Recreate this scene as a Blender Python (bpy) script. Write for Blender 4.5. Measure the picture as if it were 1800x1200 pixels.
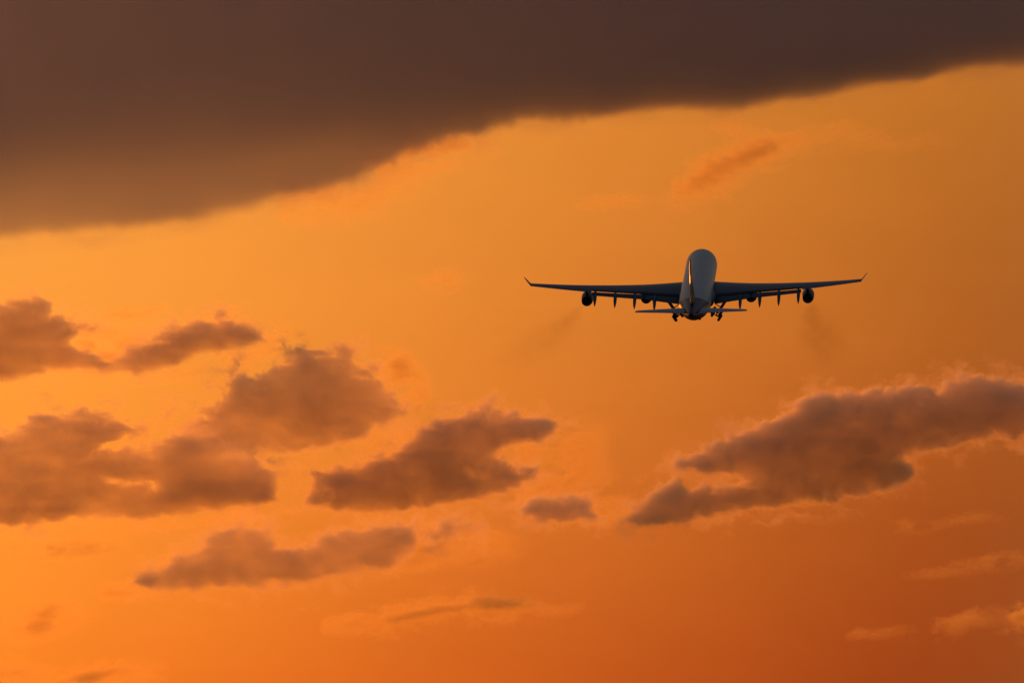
import bpy, math, random
import numpy as np
from mathutils import Vector, Matrix

S = bpy.context.scene
for o in list(bpy.data.objects):
    bpy.data.objects.remove(o)
C = S.collection
R = math.radians

# ------------------------------------------------------------------ camera
PITCH = 5.0                      # the lens looks 5 degrees above the horizon, due +Y
CAM = Vector((0, 0, 1.7))
cd = bpy.data.cameras.new('camera'); cam = bpy.data.objects.new('camera', cd); C.objects.link(cam)
cam.location = CAM
cam.rotation_euler = (R(90 + PITCH), 0, 0)
cd.sensor_width = 36; cd.lens = 300
cd.clip_start = 1; cd.clip_end = 200000
S.camera = cam
FPX = 15000.0                    # focal length in pixels of the 1800 px wide photograph
rx = R(PITCH)
FWD = Vector((0, math.cos(rx), math.sin(rx))); RIGHT = Vector((1, 0, 0)); UP = Vector((0, -math.sin(rx), math.cos(rx)))

def at(px, py, d):
    return CAM + FWD * d + RIGHT * ((px - 900) / FPX * d) + UP * ((600 - py) / FPX * d)

# ------------------------------------------------------------------ sun and sky
SUN_AZ, SUN_EL = -6.0, 5.3       # degrees: left of the picture, low
sl = bpy.data.lights.new('sun', 'SUN'); sun = bpy.data.objects.new('sun', sl); C.objects.link(sun)
sdir = Vector((math.sin(R(SUN_AZ)) * math.cos(R(SUN_EL)), math.cos(R(SUN_AZ)) * math.cos(R(SUN_EL)), math.sin(R(SUN_EL))))
sun.rotation_euler = sdir.to_track_quat('Z', 'Y').to_euler()
sl.energy = 0.33; sl.angle = R(0.55); sl.color = (1.0, 0.245, 0.022)

w = bpy.data.worlds.new('World'); S.world = w; w.use_nodes = True
nt = w.node_tree; N = nt.nodes; L = nt.links; N.clear()
def nn(t, **k):
    n = N.new(t)
    for a, b in k.items(): setattr(n, a, b)
    return n
def put(sock, v):
    if isinstance(v, bpy.types.NodeSocket): L.new(v, sock)
    else: sock.default_value = v
def math_(op, a, b=None, c=None, clamp=False):
    n = nn('ShaderNodeMath', operation=op); n.use_clamp = clamp
    put(n.inputs[0], a)
    if b is not None: put(n.inputs[1], b)
    if c is not None: put(n.inputs[2], c)
    return n.outputs[0]
def vmath(op, a, b=None, s=None):
    n = nn('ShaderNodeVectorMath', operation=op); put(n.inputs[0], a)
    if b is not None: put(n.inputs[1], b)
    if s is not None: put(n.inputs['Scale'], s)
    return n.outputs['Value'] if op in ('DOT_PRODUCT', 'LENGTH') else n.outputs[0]

# colours of the clear evening sky read at directions (azimuth, elevation): sRGB
def lin(c):
    c = np.asarray(c, float) / 255
    return np.where(c <= .04045, c / 12.92, ((c + .055) / 1.055) ** 2.4)
SKY = [(0, 455, 255, 164, 62), (20, 700, 254, 150, 55), (450, 430, 245, 148, 52), (700, 450, 236, 142, 52), (900, 330, 228, 137, 50), (1100, 420, 220, 130, 46),
       (1300, 400, 211, 125, 44), (1500, 330, 203, 118, 42), (1700, 300, 190, 108, 38), (1790, 600, 176, 98, 33), (1500, 600, 196, 107, 38), (1100, 650, 210, 118, 42),
       (800, 600, 228, 133, 48), (650, 560, 236, 139, 50), (200, 960, 250, 136, 42), (30, 1050, 252, 140, 44), (300, 1120, 246, 130, 38), (600, 1080, 234, 119, 34), (800, 1150, 218, 104, 32),
       (900, 1000, 212, 106, 35), (1000, 1150, 203, 94, 30), (1300, 1000, 188, 86, 28), (1300, 1150, 180, 78, 26), (1500, 1000, 174, 78, 27), (1700, 1150, 155, 66, 23),
       (1780, 900, 160, 74, 25), (1790, 140, 176, 98, 33), (1130, 750, 200, 106, 38), (1150, 850, 196, 98, 34),
       (703, 431, 235, 140, 54), (203, 481, 255, 153, 58), (1103, 261, 219, 132, 52), (703, 1131, 227, 112, 33), (1503, 641, 196, 106, 38), (903, 631, 219, 122, 45),
       (1500, 1100, 178, 81, 28), (1790, 880, 152, 72, 26), (30, 1000, 255, 144, 46), (1610, 566, 190, 104, 39)]
def azel(px, py):
    d = (at(px, py, 1.0) - CAM).normalized()
    return math.degrees(math.atan2(d.x, d.y)), math.degrees(math.asin(d.z)) - PITCH
A_ = []; B_ = []
for px, py, r, g, b in SKY:
    x, y = azel(px, py)
    A_.append([1, x, y, x * x, x * y, y * y]); B_.append(np.log(lin((r, g, b))))
COEF = np.linalg.lstsq(np.array(A_), np.array(B_), rcond=None)[0]

tc = nn('ShaderNodeTexCoord'); sep = nn('ShaderNodeSeparateXYZ'); L.new(tc.outputs['Generated'], sep.inputs[0])
az = math_('MULTIPLY', math_('ARCTAN2', sep.outputs[0], sep.outputs[1]), 180 / math.pi)
el = math_('SUBTRACT', math_('MULTIPLY', math_('ARCSINE', sep.outputs[2]), 180 / math.pi), PITCH)
def clampn(v, lo, hi): return math_('MINIMUM', math_('MAXIMUM', v, lo), hi)
X = clampn(az, -5.0, 4.5); Y = clampn(el, -3.2, 3.2)
acc = None
for k, v in enumerate([None, X, Y, math_('MULTIPLY', X, X), math_('MULTIPLY', X, Y), math_('MULTIPLY', Y, Y)]):
    c = tuple(float(q) for q in COEF[k])
    if v is None: acc = c; continue
    acc = vmath('ADD', vmath('SCALE', c, s=v), acc)
sp = nn('ShaderNodeSeparateXYZ'); L.new(acc, sp.inputs[0])
cb = nn('ShaderNodeCombineColor')
hz = nn('ShaderNodeTexNoise'); hz.inputs['Scale'].default_value = 24; hz.inputs['Detail'].default_value = 7; hz.inputs['Roughness'].default_value = .62
L.new(vmath('MULTIPLY', tc.outputs['Generated'], (1.0, 1.0, 3.5)), hz.inputs['Vector'])
haze = math_('MULTIPLY_ADD', math_('SUBTRACT', hz.outputs[0], 0.5), 0.16, 1.0)
for i in range(3): L.new(math_('MULTIPLY', math_('EXPONENT', sp.outputs[i]), haze), cb.inputs[i])
# the glow belongs to the quarter of the sky around the low sun; the rest is the dusk sky
dots = vmath('DOT_PRODUCT', tc.outputs['Generated'], tuple((FWD + sdir * 0.6).normalized()))
ang = math_('MULTIPLY', math_('ARCCOSINE', dots), 180 / math.pi)
mr = nn('ShaderNodeMapRange', interpolation_type='SMOOTHSTEP'); L.new(ang, mr.inputs[0])
mr.inputs[1].default_value = 5; mr.inputs[2].default_value = 16; mr.inputs[3].default_value = 1; mr.inputs[4].default_value = 0
sky = nn('ShaderNodeTexSky', sky_type='NISHITA'); sky.sun_disc = False
sky.sun_elevation = R(SUN_EL); sky.sun_rotation = R(SUN_AZ); sky.dust_density = 2.0; sky.air_density = 1.2
tint = nn('ShaderNodeMix', data_type='RGBA', blend_type='MULTIPLY'); tint.inputs[0].default_value = 1
L.new(sky.outputs[0], tint.inputs[6]); tint.inputs[7].default_value = (0.78, 0.80, 1.15, 1)
bg1 = nn('ShaderNodeBackground'); L.new(tint.outputs[2], bg1.inputs[0]); bg1.inputs[1].default_value = 0.05
bg2 = nn('ShaderNodeBackground'); L.new(cb.outputs[0], bg2.inputs[0]); bg2.inputs[1].default_value = 1.0
mx = nn('ShaderNodeMixShader'); L.new(mr.outputs[0], mx.inputs[0]); L.new(bg1.outputs[0], mx.inputs[1]); L.new(bg2.outputs[0], mx.inputs[2])
wo = nn('ShaderNodeOutputWorld'); L.new(mx.outputs[0], wo.inputs[0])

S.view_settings.view_transform = 'Standard'; S.view_settings.look = 'None'
S.view_settings.exposure = 0; S.view_settings.gamma = 1
S.cycles.volume_bounces = 4
S.cycles.transparent_max_bounces = 64
S.cycles.max_bounces = 6
S.cycles.use_denoising = True

# ------------------------------------------------------------------ helpers
def tag(o, label, cat, group=None):
    o['label'] = label; o['category'] = cat
    if group: o['group'] = group

def volume_mat(name, sigma, color, g, iso=0.12):
    m = bpy.data.materials.new(name); m.use_nodes = True
    t = m.node_tree; t.nodes.clear()
    out = t.nodes.new('ShaderNodeOutputMaterial')
    sc = t.nodes.new('ShaderNodeVolumeScatter'); sc.inputs['Color'].default_value = (*color, 1)
    sc.inputs['Density'].default_value = sigma * (1 - iso); sc.inputs['Anisotropy'].default_value = g
    ab = t.nodes.new('ShaderNodeVolumeAbsorption'); ab.inputs['Color'].default_value = (*color, 1)
    ab.inputs['Density'].default_value = sigma * 1.2
    s2 = t.nodes.new('ShaderNodeVolumeScatter'); s2.inputs['Color'].default_value = (*color, 1)   # light scattered about many times
    s2.inputs['Density'].default_value = sigma * iso; s2.inputs['Anisotropy'].default_value = 0.0
    ad = t.nodes.new('ShaderNodeAddShader'); a2 = t.nodes.new('ShaderNodeAddShader')
    t.links.new(sc.outputs[0], ad.inputs[0]); t.links.new(ab.outputs[0], ad.inputs[1])
    t.links.new(ad.outputs[0], a2.inputs[0]); t.links.new(s2.outputs[0], a2.inputs[1])
    t.links.new(a2.outputs[0], out.inputs['Volume'])
    return m

# ------------------------------------------------------------------ unseen ground below the picture, added to block sky glow from below
def ground():
    import bmesh
    bm = bmesh.new(); bmesh.ops.create_circle(bm, cap_ends=True, segments=96, radius=90000)
    me = bpy.data.meshes.new('ground'); bm.to_mesh(me); bm.free()
    m = bpy.data.materials.new('dusk_grass'); m.use_nodes = True; t = m.node_tree; b = t.nodes['Principled BSDF']
    tcg = t.nodes.new('ShaderNodeTexCoord'); nz = t.nodes.new('ShaderNodeTexNoise'); nz.inputs['Scale'].default_value = .01; nz.inputs['Detail'].default_value = 8
    rp = t.nodes.new('ShaderNodeValToRGB'); rp.color_ramp.elements[0].color = (.03, .04, .02, 1); rp.color_ramp.elements[1].color = (.08, .075, .045, 1)
    t.links.new(tcg.outputs['Object'], nz.inputs['Vector']); t.links.new(nz.outputs[0], rp.inputs[0]); t.links.new(rp.outputs[0], b.inputs['Base Color'])
    b.inputs['Roughness'].default_value = .95
    me.materials.append(m); o = bpy.data.objects.new('ground', me); C.objects.link(o); o['kind'] = 'structure'
ground()

# ------------------------------------------------------------------ clouds
def hash2(ix, iy, seed):
    h = (ix.astype(np.int64) * 374761393 + iy.astype(np.int64) * 668265263 + seed * 974634777) & 0xffffffff
    h = ((h ^ (h >> 13)) * 1274126177) & 0xffffffff
    h = (h ^ (h >> 16)) & 0xffffffff
    return h
def gnoise(x, y, seed):                      # gradient noise, about -1..1
    ix = np.floor(x); iy = np.floor(y); fx = x - ix; fy = y - iy
    u = fx * fx * fx * (fx * (fx * 6 - 15) + 10); v = fy * fy * fy * (fy * (fy * 6 - 15) + 10)
    def gr(ox, oy):
        a = hash2(ix + ox, iy + oy, seed) / 4294967296.0 * 2 * np.pi
        return np.cos(a) * (fx - ox) + np.sin(a) * (fy - oy)
    a = gr(0, 0) * (1 - u) + gr(1, 0) * u; b = gr(0, 1) * (1 - u) + gr(1, 1) * u
    return (a * (1 - v) + b * v) * 1.5
def fbm(x, y, s, octv, seed, billow=False, gain=0.52):
    t = np.zeros_like(x); a = 1.0; n = 0
    for k in range(octv):
        v = gnoise(x / s + 17.3 * k, y / s - 9.1 * k, seed + k)
        if billow: v = 3.2 * np.abs(v) - 1   # rounded puffs with sharp creases between
        t += a * v; n += a; a *= gain; s *= 0.5
    return t / n
def sdpoly(x, y, P):                         # signed distance, positive inside
    d = np.full(x.shape, 1e9); ins = np.zeros(x.shape, bool)
    n = len(P)
    for i in range(n):
        ax, ay = P[i]; bx, by = P[(i + 1) % n]
        ex, ey = bx - ax, by - ay
        t = np.clip(((x - ax) * ex + (y - ay) * ey) / (ex * ex + ey * ey + 1e-9), 0, 1)
        d = np.minimum(d, np.hypot(x - ax - t * ex, y - ay - t * ey))
        c = ((ay > y) != (by > y)) & (x < (bx - ax) * (y - ay) / (by - ay + 1e-12) + ax)
        ins ^= c
    return np.where(ins, d, -d)
def sstep(a, b, v):
    t = np.clip((v - a) / (b - a), 0, 1); return t * t * (3 - 2 * t)
def gauss(x, y, cx, cy, sx, sy, rot=0):
    c, s = math.cos(R(rot)), math.sin(R(rot))
    u = (x - cx) * c - (y - cy) * s; v = (x - cx) * s + (y - cy) * c
    return np.exp(-(u / sx) ** 2 - (v / sy) ** 2)

def cloud(name, label, box, dist, fn, step, sigma=0.012, color=(0.97, 0.85, 0.70), g=0.80, cat='cloud', group=None, iso=0.09, lump=0.15, mat=None):
    """fn(px, py) gives the optical depth wanted; the body is as deep, front to back, as that depth
    needs in even vapour, so that it is a solid lumpy mass which thins out to nothing at its rim."""
    x0, y0, x1, y1 = box
    nx = int((x1 - x0) / step) + 1; ny = int((y1 - y0) / step) + 1
    px, py = np.meshgrid(x0 + np.arange(nx) * step, y0 + np.arange(ny) * step)
    px = px.astype(float); py = py.astype(float)
    T = np.maximum(fn(px, py), 0)
    # fade to nothing at the box so that the body is closed
    e = np.minimum.reduce([px - px.min(), px.max() - px, py - py.min(), py.max() - py]) / (6 * step)
    T = T * np.clip(e, 0, 1)
    T[T < 0.004] = 0
    k = dist / FPX
    TH = T / sigma
    cx, cy = (x0 + x1) / 2, (y0 + y1) / 2
    seed = abs(hash(label)) % 1 + int(x0 * 3 + y0 * 7) % 9973
    split = 0.5 + lump * fbm(px, py, 160, 3, seed + 50)       # lumps are shared unevenly between front and back
    bow = 0.35 * fbm(px, py, 200, 2, seed + 70) * 60 * k
    u = (px - cx) * k; v = -(py - cy) * k
    pos = T > 0
    cell = pos[:-1, :-1] | pos[1:, :-1] | pos[:-1, 1:] | pos[1:, 1:]
    used = np.zeros_like(pos); used[:-1, :-1] |= cell; used[1:, :-1] |= cell; used[:-1, 1:] |= cell; used[1:, 1:] |= cell
    fi = -np.ones(pos.shape, int); fi[used] = np.arange(used.sum())
    n0 = int(used.sum())
    bi = fi.copy(); bi[pos] = n0 + np.arange(pos.sum())
    front = np.stack([u[used], (bow - TH * split)[used], v[used]], 1)
    back = np.stack([u[pos], (bow + TH * (1 - split))[pos], v[pos]], 1)
    V = np.concatenate([front, back]).astype(np.float32)
    cyi, cxi = np.nonzero(cell)
    def quads(I, flip):
        a, b, c, d = I[cyi, cxi], I[cyi, cxi + 1], I[cyi + 1, cxi + 1], I[cyi + 1, cxi]
        return np.stack([a, d, c, b] if not flip else [a, b, c, d], 1)
    F = np.concatenate([quads(fi, False), quads(bi, True)])
    # drop quads whose front and back coincide (all four corners of zero depth)
    me = bpy.data.meshes.new(name)
    me.vertices.add(len(V)); me.vertices.foreach_set('co', V.ravel())
    me.loops.add(F.size); me.loops.foreach_set('vertex_index', F.ravel().astype(np.int32))
    me.polygons.add(len(F)); me.polygons.foreach_set('loop_start', (np.arange(len(F)) * 4).astype(np.int32))
    me.polygons.foreach_set('loop_total', np.full(len(F), 4, np.int32))
    me.update(calc_edges=True)
    me.materials.append(mat or volume_mat(name + '_vapour', sigma, color, g, iso))
    o = bpy.data.objects.new(name, me); C.objects.link(o)
    o.location = at(cx, cy, dist); o.rotation_euler = (rx, 0, 0)
    tag(o, label, cat, group)
    return o

def puffy(P, tau, soft=13, amp=16, amp_low=5, scale=70, seed=1, holes=(), lumps=(), inner=0.23, warp=14, fringe=1.0):
    def fn(x, y):
        wx = x + warp * fbm(x, y, scale * 0.8, 4, seed + 3); wy = y + warp * 0.8 * fbm(x, y, scale * 0.8, 4, seed + 9)
        d = sdpoly(wx, wy, P)
        gy, gx = np.gradient(np.clip(d, -60, 40))
        ln = np.hypot(gx, gy) + 1e-6
        top = sstep(-0.3, 0.7, gy / ln)                     # the rim that faces up is the cauliflower one
        bil = fbm(wx, wy, scale * .8, 5, seed + 20, True, gain=.6); soft_n = fbm(x * 0.6, y, scale, 5, seed + 30)
        d = d + (amp * top + amp_low * (1 - top)) * (0.9 * bil + 0.6 * soft_n + 0.05)
        hn = fbm(x, y, 34, 4, seed + 80); hx = wx + 22 * fbm(x, y, 36, 4, seed + 81); hy = wy + 14 * fbm(x, y, 30, 4, seed + 82)
        for cx, cy, sx, sy, rot, dep in holes:
            d = np.minimum(d, 30) - dep * gauss(hx, hy, cx, cy, sx, sy, rot) * (1 + 0.9 * hn)
        t = (1 - np.exp(-np.maximum(d + 7, 0) / (soft * (1.1 - .40 * top)))) * sstep(-9, 13 - 4 * top, d)
        T = tau * t * (1 + inner * 1.6 * fbm(x * .7, y, scale * 1.3, 5, seed + 40) + .5 * inner * bil)
        # patchy, thinner vapour in a belt inside the rim
        fine = fbm(wx * .8, wy, 30, 4, seed + 70, gain=.6)
        T = T * (1 - .4 * np.exp(-np.maximum(d, 0) / 26) * np.clip(.4 + 1.6 * fine, 0, 1))
        for cx, cy, sx, sy, rot, a in lumps:
            T = T * (1 + a * gauss(wx, wy, cx, cy, sx, sy, rot))
        # a thin veil of vapour around the body
        veil = 0.55 * sstep(-26, 6, d + 6 * bil) * np.clip(0.45 + 1.3 * fbm(x * 0.7, y, scale * 0.8, 5, seed + 60), 0, 1) * (.45 + .55 * top)
        # torn, see-through fringes reaching further out
        fx = x + 26 * fbm(x, y, 60, 4, seed + 90); fy = y + 18 * fbm(x, y, 50, 4, seed + 91)
        fr = 0.95 * fringe * sstep(-46, 4, d + 12 * soft_n) * np.clip(1.9 * fbm(fx * .55, fy, scale * .8, 5, seed + 92, gain=.6), 0, 1)
        return T + (veil + fr) * (1 - t)
    return fn

def wispy(blobs, seed, scale=60, stretch=2.2, lean=12, thr=0.0):
    """blobs: (cx, cy, sx, sy, rot, tau)"""
    def fn(x, y):
        c, s = math.cos(R(lean)), math.sin(R(lean))
        u = (x * c - y * s) / stretch; v = (x * s + y * c)
        wu = u + 14 * fbm(x, y, scale, 4, seed + 2); wv = v + 12 * fbm(x, y, scale * .8, 4, seed + 5)
        n = fbm(wu, wv, scale * 0.7, 5, seed, gain=0.6)
        n2 = fbm(x, y, 14, 3, seed + 8)
        T = 0
        for cx, cy, sx, sy, rot, tau in blobs:
            gg = gauss(x + 30 * n, y + 16 * n, cx, cy, sx * 1.25, sy * 1.3, rot)
            T = T + tau * 1.5 * gg * np.clip(.5 + 1.4 * n + .15 * n2, 0, 1.4) * sstep(.03, .3, gg)
        return T
    return fn

LOW = 'brown clouds below the airliner'
WSP = 'thin glowing wisps of cloud'

bank = [(-500, -500), (2300, -500), (2300, 45), (1950, 92), (1800, 116), (1720, 124), (1650, 134), (1560, 150), (1480, 162), (1400, 174), (1330, 186), (1262, 195),
        (1190, 192), (1130, 200), (1060, 210), (1000, 212), (930, 214), (870, 228), (850, 242), (815, 240), (780, 254), (730, 272), (680, 292), (620, 318), (560, 332),
        (480, 352), (440, 368), (400, 374), (300, 389), (215, 404), (150, 407), (60, 414), (0, 420), (-200, 433), (-500, 473)]
def bank_fn(x, y):
    wx = x + 14 * fbm(x, y, 120, 4, 3); wy = y + 9 * fbm(x, y, 90, 5, 9)
    d = sdpoly(wx, wy, bank) + 8 * fbm(x * .5, y, 60, 5, 21) + (3 + 9 * gauss(x, y, 800, 240, 260, 200)) * fbm(x, y, 26, 5, 27, gain=.6)
    t = (1 - np.exp(-np.maximum(d + 6, 0) / 24)) * sstep(-14, 18, d)
    # thicker towards the right and the top, thinnest in the lower left belly
    tau = 3.4 + .9 * sstep(300, 1900, x + 1.2 * (400 - y)) - 1.45 * gauss(x, y, 40, 370, 480, 110, 10) - .7 * gauss(x, y, 560, 270, 230, 50, 14) + .15 * gauss(x, y, 100, 100, 500, 150)
    T = tau * t * (1 + .035 * fbm(x * .35, y, 150, 4, 33))
    veil = 0.50 * sstep(-38, 8, d) * np.clip(0.5 + 1.2 * fbm(x * .5, y, 60, 5, 63), 0, 1)
    return T + veil * (1 - t)
cloud('cloud_bank', 'huge dark brown cloud bank slanting across the whole top of the sky', (-260, -260, 2060, 480), 13000, bank_fn, 4.0, sigma=0.011, color=(0.988, 0.965, 0.96), iso=0.7, lump=0.03)

cloud('cloud', 'brown cloud cut by the left edge, highest low cloud, with ragged arm to the right', (-260, 470, 520, 740), 17500,
      puffy([(-240, 560), (-100, 545), (0, 530), (40, 520), (85, 528), (98, 558), (130, 562), (175, 572), (168, 590), (145, 602), (190, 628), (235, 608), (270, 592), (300, 573),
             (350, 556), (400, 553), (430, 572), (468, 588), (474, 600), (440, 611), (370, 622), (300, 645), (240, 660), (150, 652), (90, 656), (40, 668), (0, 673), (-120, 690), (-240, 690)],
            3.0, seed=101, scale=50, holes=[(150, 598, 45, 16, 0, 26), (196, 606, 26, 14, 0, 18), (60,560,30,16,0,8)], lumps=[(300, 605, 60, 20, 15, .2)]), 2.2, group=LOW)
cloud('cloud', 'big rounded brown cumulus with a bumpy top, left of the picture centre', (280, 560, 800, 850), 16000,
      puffy([(325, 752), (350, 730), (372, 712), (395, 680), (405, 660), (422, 648), (452, 658), (478, 642), (505, 616), (540, 610), (572, 624), (590, 614), (606, 608),
             (622, 622), (630, 645), (655, 648), (675, 668), (695, 695), (712, 722), (702, 742), (665, 752), (635, 775), (570, 788), (500, 802), (440, 808), (375, 795), (335, 768)],
            2.45, seed=219, lumps=[(520, 720, 120, 40, 0, .15), (410, 798, 90, 16, 0, -.55)], amp=20, scale=46), 2.0, group=LOW)
cloud('cloud', 'long lumpy brown cloud cut by the left edge, with glowing holes in its middle', (-260, 680, 560, 980), 15000,
      puffy([(-240, 790), (0, 765), (30, 745), (80, 728), (130, 718), (190, 722), (222, 738), (245, 752), (246, 768), (205, 786), (250, 790), (300, 772), (345, 748), (410, 772),
             (462, 794), (486, 808), (490, 830), (488, 880), (430, 895), (350, 900), (260, 912), (150, 908), (60, 925), (0, 928), (-120, 935), (-240, 930)],
            2.75, seed=303, scale=50, holes=[(215, 842, 50, 10, -8, 27), (262, 858, 24, 14, 20, 26), (205, 868, 20, 9, 0, 18), (122, 768, 24, 13, 0, 20), (185, 786, 34, 8, 32, 28), (470, 815, 30, 12, 0, 24), (70, 880, 26, 14, 0, 14), (155, 800, 30, 16, 0, 12)],
            lumps=[(400, 860, 110, 34, 0, .3), (100, 900, 160, 20, 0, .15), (430, 790, 60, 16, 15, -.55), (370, 765, 50, 16, 0, -.4)]), 2.0, group=LOW)
cloud('cloud', 'brown cloud with a rising back, right of the holed one, lower middle sky', (490, 670, 1080, 950), 15500,
      puffy([(528, 888), (534, 866), (555, 836), (590, 815), (640, 808), (682, 800), (702, 783), (738, 757), (762, 736), (800, 732), (845, 718), (890, 722), (920, 732), (955, 732),
             (984, 752), (962, 772), (912, 784), (884, 788), (870, 800), (900, 812), (938, 822), (940, 842), (900, 860), (850, 875), (760, 890), (680, 899), (600, 898)],
            3.9, seed=404, scale=48, holes=[(832, 832, 20, 16, 0, 27), (580, 862, 22, 16, 0, 20)], amp=12), 2.0, group=LOW)
cloud('small_cloud', 'small flat brown cloud between two large brown clouds', (860, 840, 1110, 960), 16500,
      puffy([(903, 893), (930, 878), (985, 874), (1020, 876), (1038, 893), (1062, 908), (1040, 919), (960, 917), (915, 908)], 3.3, soft=12, amp=10, seed=505, scale=45), 1.7, group=LOW)
cloud('cloud', 'largest dark brown low cloud, two-pronged on its left, cut by the right edge', (1060, 610, 2080, 980), 15000,
      puffy([(1188, 814), (1204, 800), (1250, 786), (1300, 760), (1368, 735), (1405, 705), (1440, 691), (1500, 694), (1560, 680), (1600, 674), (1638, 688), (1660, 670), (1700, 660),
             (1760, 662), (1800, 674), (1900, 690), (2060, 720), (2060, 800), (1900, 790), (1800, 775), (1740, 770), (1680, 785), (1620, 800), (1590, 806), (1604, 822), (1606, 842), (1586, 858),
             (1520, 870), (1460, 880), (1350, 895), (1260, 908), (1180, 920), (1120, 920), (1102, 912), (1108, 893), (1134, 880), (1142, 862), (1160, 848), (1190, 845), (1215, 856),
             (1262, 855), (1300, 848), (1310, 843), (1280, 838), (1200, 828)],
            4.3, seed=606, scale=56, holes=[(1650, 688, 10, 8, 0, 12)], lumps=[(1300, 880, 200, 30, 0, -.12)], amp=11, amp_low=8, warp=9), 2.2, group=LOW)
cloud('cloud', 'pale brown wedge of cloud, lowest of the large clouds, pointed at its left', (180, 870, 800, 1080), 18500,
      puffy([(236, 1026), (268, 1002), (300, 985), (345, 962), (378, 932), (425, 919), (465, 926), (486, 948), (520, 960), (560, 948), (600, 934), (640, 925), (700, 912), (738, 918),
             (742, 948), (722, 975), (690, 1000), (620, 1010), (540, 1025), (450, 1032), (330, 1036), (260, 1038)],
            2.5, seed=707, scale=50, holes=[(492, 962, 16, 10, 20, 12)], amp=10), 2.0, group=LOW)
cloud('small_cloud', 'small curled brown cloud just right of the lowest wedge-shaped one', (690, 870, 900, 1040), 17800,
      puffy([(752, 934), (772, 916), (806, 908), (834, 916), (842, 936), (815, 938), (790, 950), (765, 952)], 1.7, soft=16, amp=10, seed=808, scale=40, warp=8), 1.6, group=LOW)
cloud('cloud_scrap', 'tiny brown scrap of cloud left of the big rounded cumulus', (262, 690, 340, 760), 16500,
      puffy([(284, 735), (292, 720), (308, 713), (311, 722), (300, 736), (288, 741)], 1.5, soft=10, amp=5, amp_low=3, seed=909, scale=22, warp=4), 1.4, group=LOW)

WS = [
 ('faint smoky wisp shaped like a feather above the airliner', (1000, 190, 1720, 400), [(1262, 312, 70, 22, 30, .5), (1330, 272, 60, 20, 12, .5), (1085, 357, 50, 9, 4, .3), (1430, 245, 60, 16, 10, .3), (1580, 250, 70, 12, 0, .2), (1300, 235, 24, 20, -30, .3)], 21),
 ('bright wispy fringe hanging below the dark cloud bank', (480, 230, 900, 420), [(740, 280, 90, 24, 14, .7), (600, 350, 90, 28, 8, .6), (790, 250, 50, 20, 10, .6)], 31),
 ('glowing wisps trailing off the right end of the rising brown cloud', (900, 700, 1160, 930), [(1000, 790, 50, 34, 20, .75), (1020, 850, 44, 40, -60, .6), (930, 790, 30, 16, 0, .6), (960, 870, 50, 16, 10, .5), (1075, 900, 36, 20, 0, .6)], 41),
 ('glowing wisps along the right shoulder of the big rounded cumulus', (620, 590, 820, 820), [(690, 640, 26, 22, 0, .8), (715, 670, 34, 26, -50, .7), (735, 692, 18, 20, 0, .5), (690, 770, 50, 16, 10, .4)], 51),
 ('small yellow streak of cloud low at the left', (10, 920, 250, 1010), [(95, 968, 62, 12, 6, 1.3), (180, 962, 40, 7, 10, .4)], 61),
 ('yellowish wispy tuft near the lower left corner', (-10, 1050, 190, 1150), [(85, 1090, 52, 20, 14, 1.0), (50, 1112, 50, 12, 8, .6)], 71),
 ('long thin streak of cloud with a darker spine at the bottom middle', (560, 1020, 1040, 1140), [(680, 1086, 90, 13, 10, .5), (630, 1098, 40, 12, 0, .4), (940, 1070, 60, 9, 0, .35)], 81),
 ('brown streak of cloud cut by the bottom edge near the left corner', (-80, 1130, 300, 1290), [ (30, 1190, 50, 20, 0, .8), (230, 1180, 50, 18, 0, .5)], 91),
 ('thin veil between the two arms of the left edge cloud', (90, 520, 540, 690), [(170, 620, 60, 24, 8, 1.3), (232, 548, 40, 12, 6, .7), (440, 580, 50, 26, 0, .5), (380, 640, 90, 14, 12, .4)], 111),
 ('thin bright streamer under the long holed cloud', (-20, 890, 560, 960), [(210, 925, 130, 10, 4, .6), (420, 908, 110, 8, 4, .4)], 121),
 ('pale hook of vapour at the left tip of the wedge-shaped cloud', (170, 960, 340, 1070), [(225, 1040, 46, 12, 8, .7), (270, 1000, 34, 14, 30, .5)], 131),
 ('faint orange streak low at the right edge, upper one', (1560, 890, 1800, 950), [(1690, 912, 60, 8, 8, .2), (1600, 925, 32, 9, 0, .18)], 141),
 ('faint orange streak low at the right edge, middle one', (1580, 955, 1900, 1030), [(1760, 988, 70, 10, 8, .26), (1640, 1010, 46, 7, 0, .18)], 151),
 ('dim brown-topped streak at the lower right corner', (1480, 1040, 1900, 1150), [(1700, 1095, 70, 12, 14, .34), (1545, 1113, 42, 8, 8, .22)], 161),
 ('faint glowing vapour around the small curled cloud', (640, 890, 960, 1040), [(780, 950, 70, 30, 0, .5), (745, 975, 60, 18, 15, .7), (712, 994, 30, 8, 10, .5), (850, 960, 50, 24, 0, .35)], 171),
 ('barely visible puff in the clear sky left of the airliner', (730, 460, 830, 530), [(778, 494, 26, 16, 0, .45)], 181),
]
SPINE = {81: ([(655, 1090), (700, 1074), (750, 1064), (800, 1057), (845, 1050), (905, 1054), (945, 1062), (905, 1071), (850, 1074), (790, 1079), (730, 1088), (680, 1096)], 2.0, 9, 7),
         21: ([(1186, 350), (1200, 322), (1240, 288), (1290, 264), (1352, 250), (1362, 268), (1320, 296), (1270, 324), (1215, 346)], 1.7, 22, 10),
         91: ([(95, 1200), (140, 1180), (200, 1172), (225, 1178), (190, 1192), (150, 1205)], 2.2, 7, 4),
         161: ([(1770, 1085), (1800, 1070), (1850, 1066), (1850, 1100), (1800, 1100)], 2.6, 8, 4)}
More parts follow.
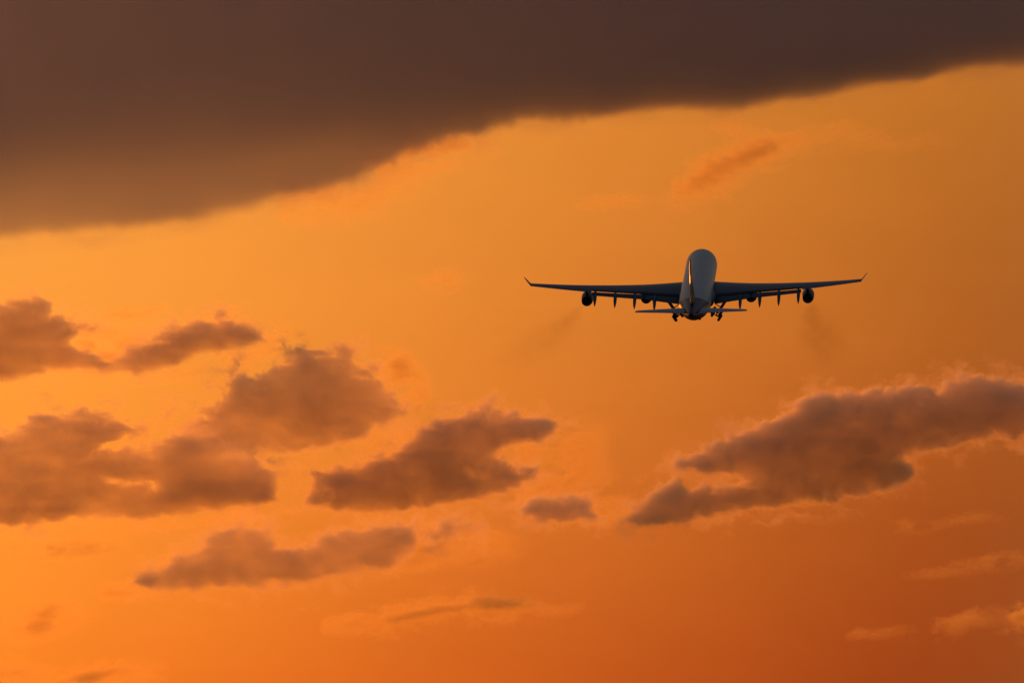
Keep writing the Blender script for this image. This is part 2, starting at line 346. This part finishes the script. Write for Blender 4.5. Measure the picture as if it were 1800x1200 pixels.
for k, (lab, box, bl, seed) in enumerate(WS):
    fn = wispy(bl, seed)
    if seed in SPINE:                                        # the denser spine of the streak
        P, tau, sf, am = SPINE[seed]
        fn = (lambda a, b: lambda x, y: a(x, y) + b(x, y))(fn, puffy(P, tau, soft=sf, amp=am, amp_low=am * .7, scale=30, seed=seed, warp=6, fringe=.4))
    cloud('cloud_wisp', lab, box, 19500 + 350 * k, fn, 1.8, sigma=0.006, color=(0.96, 0.76, 0.36), group=WSP, iso=.0)

# ------------------------------------------------------------------ airliner
def paint(name, base, rough=0.35, coat=0.0, spec=0.5, metal=0.0, wear=0.12, fn=None):
    m = bpy.data.materials.new(name); m.use_nodes = True
    t = m.node_tree; b = t.nodes['Principled BSDF']
    tcx = t.nodes.new('ShaderNodeTexCoord'); nz = t.nodes.new('ShaderNodeTexNoise')
    nz.inputs['Scale'].default_value = 0.9; nz.inputs['Detail'].default_value = 6
    t.links.new(tcx.outputs['Object'], nz.inputs['Vector'])
    mx = t.nodes.new('ShaderNodeMix'); mx.data_type = 'RGBA'
    mx.inputs[6].default_value = (*base, 1); mx.inputs[7].default_value = (*[c * (1 - wear * 2) for c in base], 1)
    t.links.new(nz.outputs[0], mx.inputs[0])
    col = mx.outputs[2]
    if fn: col = fn(t, tcx, col)
    t.links.new(col, b.inputs['Base Color'])
    b.inputs['Roughness'].default_value = rough; b.inputs['Coat Weight'].default_value = coat; b.inputs['Coat Roughness'].default_value = 0.45
    b.inputs['Specular IOR Level'].default_value = spec; b.inputs['Metallic'].default_value = metal
    return m
def livery(t, tcx, col):
    # dark red paint on the tail cone behind a slanted line
    sp = t.nodes.new('ShaderNodeSeparateXYZ'); t.links.new(tcx.outputs['Object'], sp.inputs[0])
    a = t.nodes.new('ShaderNodeMath'); a.operation = 'MULTIPLY_ADD'; a.inputs[1].default_value = 2.76
    t.links.new(sp.outputs[2], a.inputs[0]); t.links.new(sp.outputs[1], a.inputs[2])
    lt = t.nodes.new('ShaderNodeMath'); lt.operation = 'LESS_THAN'; lt.inputs[1].default_value = -15.7
    t.links.new(a.outputs[0], lt.inputs[0])
    m1 = t.nodes.new('ShaderNodeMix'); m1.data_type = 'RGBA'
    t.links.new(lt.outputs[0], m1.inputs[0]); t.links.new(col, m1.inputs[6]); m1.inputs[7].default_value = (0.10, 0.025, 0.03, 1)
    l2 = t.nodes.new('ShaderNodeMath'); l2.operation = 'LESS_THAN'; l2.inputs[1].default_value = -1.0   # hull darker below this height
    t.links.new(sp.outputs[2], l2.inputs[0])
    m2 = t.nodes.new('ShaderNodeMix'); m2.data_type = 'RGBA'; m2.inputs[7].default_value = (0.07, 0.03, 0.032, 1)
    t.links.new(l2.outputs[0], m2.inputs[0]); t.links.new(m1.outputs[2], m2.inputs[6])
    return m2.outputs[2]
M_FUS = paint('white_hull_paint', (0.74, 0.70, 0.54), 0.46, coat=0.08, fn=livery)
M_WING = paint('grey_wing_paint', (0.15, 0.155, 0.16), 0.45)
M_TAILP = paint('pale_grey_paint', (0.34, 0.36, 0.36), 0.4)
M_FIN = paint('dark_red_tail_paint', (0.07, 0.03, 0.03), 0.42, coat=0.0, spec=0.45)
M_ENG = paint('nacelle_paint', (0.09, 0.09, 0.10), 0.5)
M_HOT = paint('scorched_metal', (0.06, 0.055, 0.05), 0.5, metal=0.6)
M_GEAR = paint('gear_metal', (0.18, 0.18, 0.18), 0.5, metal=0.3)
M_TYRE = paint('tyre_rubber', (0.02, 0.02, 0.02), 0.8)

def mesh(name, V, F, mat, parent, smooth=True):
    me = bpy.data.meshes.new(name); me.from_pydata([tuple(v) for v in V], [], F); me.update()
    import bmesh
    bm = bmesh.new(); bm.from_mesh(me); bmesh.ops.recalc_face_normals(bm, faces=bm.faces); bm.to_mesh(me); bm.free()
    me.materials.append(mat)
    if smooth: me.polygons.foreach_set('use_smooth', [len(p.vertices) <= 4 for p in me.polygons])
    o = bpy.data.objects.new(name, me); C.objects.link(o); o.parent = parent
    return o
def loft(rings, close=True):
    V = []; F = []; n = len(rings[0])
    for r in rings: V += r
    for i in range(len(rings) - 1):
        for j in range(n):
            k = (j + 1) % n
            F.append((i * n + j, i * n + k, (i + 1) * n + k, (i + 1) * n + j))
    if close:
        F.append(tuple(range(n))); F.append(tuple((len(rings) - 1) * n + j for j in reversed(range(n))))
    return V, F
def circ(y, r, z=0, x=0, n=40, sq=1.0):
    return [(x + r * math.cos(a), y, z + r * sq * math.sin(a)) for a in (2 * math.pi * k / n for k in range(n))]
def join(parts):
    V = []; F = []
    for v, f in parts:
        b = len(V); V += v; F += [tuple(i + b for i in q) for q in f]
    return V, F
def tube(p, q, r0, r1=None, n=10):
    p = Vector(p); q = Vector(q); r1 = r0 if r1 is None else r1
    d = (q - p).normalized(); a = d.orthogonal().normalized(); b = d.cross(a)
    def ring(c, r): return [tuple(c + (a * math.cos(t) + b * math.sin(t)) * r) for t in (2 * math.pi * k / n for k in range(n))]
    return loft([ring(p, r0), ring(q, r1)])
def slab(c, ux, uy, uz):                     # box by centre and three half vectors
    c, ux, uy, uz = map(Vector, (c, ux, uy, uz))
    V = [tuple(c + ux * a + uy * b + uz * d) for a in (-1, 1) for b in (-1, 1) for d in (-1, 1)]
    return V, [(0, 1, 3, 2), (4, 6, 7, 5), (0, 4, 5, 1), (2, 3, 7, 6), (0, 2, 6, 4), (1, 5, 7, 3)]
NACA = [(1.0, .0013), (.9, .012), (.75, .026), (.6, .038), (.45, .047), (.3, .050), (.2, .048), (.1, .039), (.05, .030), (.02, .019), (0, 0)]
def foil(x, yle, z, chord, tc, twist=0.0, a=0.0, b=1.0, camber=0.02, up=(0, 0, 1), out=(1, 0, 0)):
    """closed section from fraction a to b of the chord; twist in degrees, nose up positive"""
    def th(f):
        for (f1, t1), (f0, t0) in zip(NACA, NACA[1:]):
            if f0 <= f <= f1: return (t0 + (t1 - t0) * (f - f0) / (f1 - f0)) * tc / 0.10
        return 0
    fs = [a + (b - a) * (1 - math.cos(math.pi * k / 12)) / 2 for k in range(13)]
    up_ = []; lo = []
    for f in fs:
        cm = camber * 4 * f * (1 - f)
        up_.append((f, cm + th(f))); lo.append((f, cm - th(f)))
    pts = up_ + lo[::-1]
    ct, st = math.cos(R(twist)), math.sin(R(twist)); up = Vector(up)
    r = []
    for f, t in pts:
        yy = -(f - 0.3) * chord; zz = t * chord
        Y2 = yy * ct - zz * st; Z2 = yy * st + zz * ct
        r.append(tuple(Vector((x, yle - 0.3 * chord + Y2, z)) + up * Z2))
    return r

plane = bpy.data.objects.new('airliner', None); C.objects.link(plane)
tag(plane, 'four-engined jet airliner climbing away, landing gear still out, seen from behind', 'airplane')

# fuselage: (y, radius, centre height)
st = [(30.6, .05, -.75), (30.45, .42, -.74), (30.1, .80, -.70), (29.5, 1.22, -.60), (28.6, 1.66, -.45), (27.4, 2.08, -.28), (26.0, 2.42, -.13), (24.3, 2.68, -.04), (22.5, 2.80, 0), (20, 2.82, 0),
      (12, 2.82, 0), (4, 2.82, 0), (-4, 2.82, 0), (-12, 2.82, 0), (-14.5, 2.79, .02), (-17, 2.66, .10), (-20, 2.38, .31), (-23, 1.99, .58), (-26, 1.55, .86), (-29, 1.10, 1.10), (-31.5, .70, 1.28), (-32.9, .42, 1.38), (-33.3, .30, 1.40)]
fus = mesh('fuselage', *loft([circ(y, r, z, n=56) for y, r, z in st]), M_FUS, plane)
# hump between the wing roots
bf = [(10.5, .2), (9.5, 1.2), (7.5, 2.1), (4, 2.6), (0, 2.7), (-4, 2.5), (-6.5, 1.7), (-8, .5)]
mesh('belly_fairing', *loft([[(1.22 * r * math.cos(a), y, -1.75 + .62 * r * math.sin(a)) for a in (2 * math.pi * k / 30 for k in range(30))] for y, r in bf]), M_WING, plane)
mesh('tail_exhaust_pipe', *loft([circ(-33.2, .27, 1.4, n=16), circ(-33.9, .22, 1.43, n=16)]), M_HOT, fus)

# wing planform by span station s (m from the centreline)
def lerp_tab(tab, s):
    for (s0, v0), (s1, v1) in zip(tab, tab[1:]):
        if s <= s1: return v0 + (v1 - v0) * (s - s0) / (s1 - s0)
    return tab[-1][1]
LE = [(0, 12.4), (2.8, 10.8), (29.2, -6.0)]
TE = [(0, -1.2), (2.8, -1.4), (9.5, -1.8), (29.2, -8.6)]
def wz(s): return -1.75 + 0.080 * s + 0.0020 * s * s
def wtw(s): return lerp_tab([(0, 4.0), (10, 1.8), (29.2, -0.8)], s)
def wtc(s): return lerp_tab([(0, .145), (10, .115), (29.2, .095)], s)
FLAP_A, FLAP_B = 3.0, 18.6
for sg in (-1, 1):
    def sec(s, a=0, b=1, dz=0, dtw=0):
        le = lerp_tab(LE, s); te = lerp_tab(TE, s)
        return foil(sg * s, le, wz(s) + dz, le - te, wtc(s), wtw(s) + dtw, a, b)
    stn = [0, 1.5, 2.8, 4, 6, 8, 9.5, 12, 14, 16, 18.6]
    rings = [sec(s, 0, 0.78) for s in stn] + [sec(s) for s in (18.75, 20, 22, 24, 26, 28, 29.2)]
    wing = mesh('wing', *loft(rings), M_WING, plane)
    # drooped flaps behind a slot: inboard and outboard panel
    for a, b in ((3.0, 9.4), (9.6, 18.5)):
        rr = []
        for k in range(7):
            s = a + (b - a) * k / 6
            le = lerp_tab(LE, s); te = lerp_tab(TE, s); c = le - te
            ca = max(c * .20, 1.25)
            tw = R(wtw(s))
            y0 = le - .3 * c - .48 * c * math.cos(tw) - .12; z0 = wz(s) - .48 * c * math.sin(tw) - .30
            rr.append(foil(sg * s, y0, z0, ca, .13, 21, camber=.03))
        mesh('flap', *loft(rr), M_WING, wing)
    # slats along the leading edge, a little drooped
    # winglet, canted outwards
    s = 29.15; le = lerp_tab(LE, s); z = wz(s)
    wl = []
    for h, ox, ch, sw in ((0, 0, 2.35, 0), (.25, .22, 2.0, .45), (.8, .62, 1.5, 1.0), (1.55, 1.12, .75, 1.9)):
        wl.append(foil(sg * (s + ox), le - sw, z + h, ch, .07, 0, camber=0, up=(-sg * .75, 0, .65)))
    mesh('winglet', *loft(wl), M_WING, wing)
    # flap track canoes
    for s in (7.6, 11.1, 14.5, 18.0):
        te = lerp_tab(TE, s); c = lerp_tab(LE, s) - te
        z0 = wz(s) - .48 * c * math.sin(R(wtw(s)))
        rg = []
        for dy, dz, rr_ in ((2.6, -.10, .03), (2.0, -.25, .22), (1.0, -.42, .34), (0, -.65, .37), (-1.0, -1.10, .33), (-1.9, -1.60, .22), (-2.6, -2.05, .04)):
            rg.append([(sg * s + rr_ * math.cos(t) * .9, te + dy, z0 + dz + rr_ * 1.35 * math.sin(t)) for t in (2 * math.pi * k / 14 for k in range(14))])
        mesh('flap_track_fairing', *loft(rg), M_WING, wing)
    # engines
    for s, yc, zc in ((9.35, 6.6, -2.62), (19.6, -.2, -1.66)):
        root = mesh('engine', *join([
            loft([circ(yc + y, r, zc, sg * s, 36) for y, r in ((2.6, .80), (2.75, .88), (2.7, .96), (2.3, 1.04), (1.2, 1.10), (0, 1.10), (-1.2, 1.05), (-2.3, .92), (-2.9, .78), (-2.88, .72), (-1.5, .70))], False),
            loft([circ(yc + 1.9, .78, zc, sg * s, 36), circ(yc + 2.6, .80, zc, sg * s, 36)], True)]), M_ENG, plane)
        mesh('exhaust_cone', *loft([circ(yc - 1.5, .46, zc, sg * s, 24), circ(yc - 2.6, .34, zc, sg * s, 24), circ(yc - 3.5, .05, zc, sg * s, 24)]), M_HOT, root)
        mesh('fan_duct', *loft([circ(yc - 1.5, .705, zc, sg * s, 30), circ(yc - 1.52, .1, zc, sg * s, 30)]), M_HOT, root)
        le = lerp_tab(LE, s); zt = wz(s)
        V = []
        for y, zb, ztp, hw in ((yc + 1.6, zc + 1.05, zc + 1.20, .05), (yc + .4, zc + 1.0, zt - .05, .2), (le - .8, zc + 1.0, zt + .10, .24), (le - 2.2, zt - .95, zt, .22), (le - 3.6, zt - .5, zt - .1, .06)):
            V.append([(sg * s - hw, y, zb), (sg * s + hw, y, zb), (sg * s + hw * .7, y, ztp), (sg * s - hw * .7, y, ztp)])
        mesh('pylon', *loft(V), M_WING, root)
    # tailplane
    tp = []
    for s, le_, ch, z in ((.3, -24.4, 5.6, 1.0), (1.6, -25.3, 5.1, 1.1), (5, -27.6, 3.7, 1.42), (9.2, -30.5, 2.1, 1.80), (9.65, -31.1, 1.5, 1.84), (9.75, -31.7, .8, 1.85)):
        tp.append(foil(sg * s, le_, z, ch, .10, -1, camber=-.005, b=1.0))
    tpo = mesh('tailplane', *loft(tp), M_TAILP, plane)

    # main landing gear: leg leaning inwards, four-wheel bogie hanging toe down
    gy = -2.6
    P0 = Vector((sg * 5.1, gy, -1.7)); P1 = Vector((sg * 3.42, gy - .1, -4.2))
    ax = Vector((1, 0, 0)) * sg; leg = (P1 - P0).normalized(); side = Vector((-leg.z * sg, 0, leg.x * sg)).normalized() * 1.0
    gear = mesh('main_landing_gear', *join([tube(P0, P0.lerp(P1, .6), .20, .20, 12), tube(P0.lerp(P1, .55), P1, .13, .13, 12),
                                              tube(P0.lerp(P1, .55), (sg * 3.1, gy + .3, -2.4), .09), tube(P0.lerp(P1, .75), (sg * 5.0, gy + 1.8, -2.0), .08)]), M_GEAR, plane)
    beam = (Vector((0, 1, .16))).normalized()
    sdv = Vector((side.x, 0, side.z)).normalized()
    V = [tube(P1 - beam * 1.05, P1 + beam * 1.05, .14)]
    for q in (-.95, .95): V.append(tube(P1 + beam * q - sdv * .55, P1 + beam * q + sdv * .55, .09))
    mesh('bogie_beam', *join(V), M_GEAR, gear)
    for q in (-.95, .95):
        for h in (-.70, .70):
            c = P1 + beam * q + sdv * h
            rings = []
            for off, rr_ in ((-.22, .35), (-.22, .58), (-.15, .66), (0, .69), (.15, .66), (.22, .58), (.22, .35)):
                rings.append([tuple(c + sdv * off + (Vector((0, 1, 0)) * math.cos(t) + leg * math.sin(t)) * rr_) for t in (2 * math.pi * k / 24 for k in range(24))])
            mesh('wheel', *loft(rings), M_TYRE, gear)
    mesh('gear_door', *slab(P0.lerp(P1, .34) + Vector((sg * .34, 0, .1)), leg * .8, Vector((0, .7, 0)), sdv * .04), M_WING, gear)
    # belly door hanging open next to the wheel well
    mesh('belly_door', *slab((sg * 2.35, gy, -3.75), Vector((sg * .28, 0, -.75)), Vector((0, 1.3, 0)), Vector((.04, 0, .015))), M_WING, plane)

# centre gear under the belly
cg = mesh('centre_landing_gear', *join([tube((0, -3.6, -2.6), (0, -3.7, -4.5), .15), tube((-.55, -3.7, -4.5), (.55, -3.7, -4.5), .1)]), M_GEAR, plane)
for h in (-.45, .45):
    mesh('wheel', *loft([[(h + off, -3.7 + rr_ * math.cos(t), -4.5 + rr_ * math.sin(t)) for t in (2 * math.pi * k / 24 for k in range(24))] for off, rr_ in ((-.2, .35), (-.2, .52), (0, .62), (.2, .52), (.2, .35))]), M_TYRE, cg)

# fin and rudder
def vfoil(z, yle, ch, tc, a=0, b=1):
    r = foil(0, yle, 0, ch, tc, 0, a, b, camber=0)
    return [(q[2], q[1], z) for q in r]
fs = [(1.2, -19.6, 10.6, .08), (2.0, -20.8, 9.8, .09), (2.6, -22.2, 8.7, .10), (4.5, -24.4, 7.3, .10), (7.5, -27.1, 5.5, .10), (10.4, -29.7, 3.7, .095), (10.75, -30.3, 3.1, .07), (10.9, -31.0, 2.2, .03)]
fin = mesh('tail_fin', *loft([vfoil(z, y, c, t, 0, .70) for z, y, c, t in fs]), M_FIN, plane)
mesh('rudder', *loft([vfoil(z, y, c, t, .705, 1) for z, y, c, t in [(2.9, -22.55, 8.5, .10)] + fs[3:6]]), M_FIN, fin)

# place it: origin on the axis, 30 m behind the nose
YAW, PIT, ROLL = 3.2, 10.9, -.75     # nose right of, nose above, right wing up, against the line of sight
plane.matrix_world = Matrix.Translation(at(1226, 506, 1515)) @ Matrix.Rotation(rx, 4, 'X') @ Matrix.Rotation(R(-YAW), 4, 'Z') @ Matrix.Rotation(R(PIT), 4, 'X') @ Matrix.Rotation(R(ROLL), 4, 'Y')

# ------------------------------------------------------------------ exhaust smoke of the outer engines
def smoke_mat():
    m = bpy.data.materials.new('soot'); m.use_nodes = True; t = m.node_tree; t.nodes.clear()
    out = t.nodes.new('ShaderNodeOutputMaterial'); ab = t.nodes.new('ShaderNodeVolumeAbsorption')
    ab.inputs['Color'].default_value = (.25, .12, .08, 1); ab.inputs['Density'].default_value = .03
    t.links.new(ab.outputs[0], out.inputs['Volume']); return m
SOOT = smoke_mat()
def plume(pts, seed):
    """pts: (px, py, half width, optical depth) along the trail"""
    def fn(x, y):
        wx = x + 9 * fbm(x, y, 40, 4, seed); wy = y + 9 * fbm(x, y, 40, 4, seed + 5)
        T = np.zeros_like(x); n = fbm(wx, wy, 26, 4, seed + 9)
        for (ax, ay, aw, at_), (bx, by, bw, bt) in zip(pts, pts[1:]):
            ex, ey = bx - ax, by - ay
            f = np.clip(((wx - ax) * ex + (wy - ay) * ey) / (ex * ex + ey * ey), 0, 1)
            d = np.hypot(wx - ax - f * ex, wy - ay - f * ey); wd = aw + (bw - aw) * f
            T = np.maximum(T, (at_ + (bt - at_) * f) * np.exp(-(d / wd) ** 2))
        return np.maximum(T * (1 + .8 * n) - .006, 0)
    return fn
for lab, box, pts, seed in (
    ('faint brown smoke trail drifting down left from the left outer engine', (850, 515, 1060, 680), [(1026, 530, 5, .05), (1012, 552, 10, .14), (990, 572, 16, .16), (955, 598, 24, .12), (905, 630, 32, .04), (880, 645, 34, 0)], 4),
    ('smudge of brown smoke hanging below the right outer engine', (1340, 520, 1530, 680), [(1426, 528, 5, .08), (1426, 545, 9, .20), (1430, 565, 16, .22), (1440, 588, 28, .26), (1452, 606, 32, .16), (1462, 640, 36, 0)], 8)):
    cloud('exhaust_smoke', lab, box, 1470, plume(pts, seed), 1.5, sigma=.03, cat='smoke', group='sooty trails behind the outer engines', mat=SOOT)
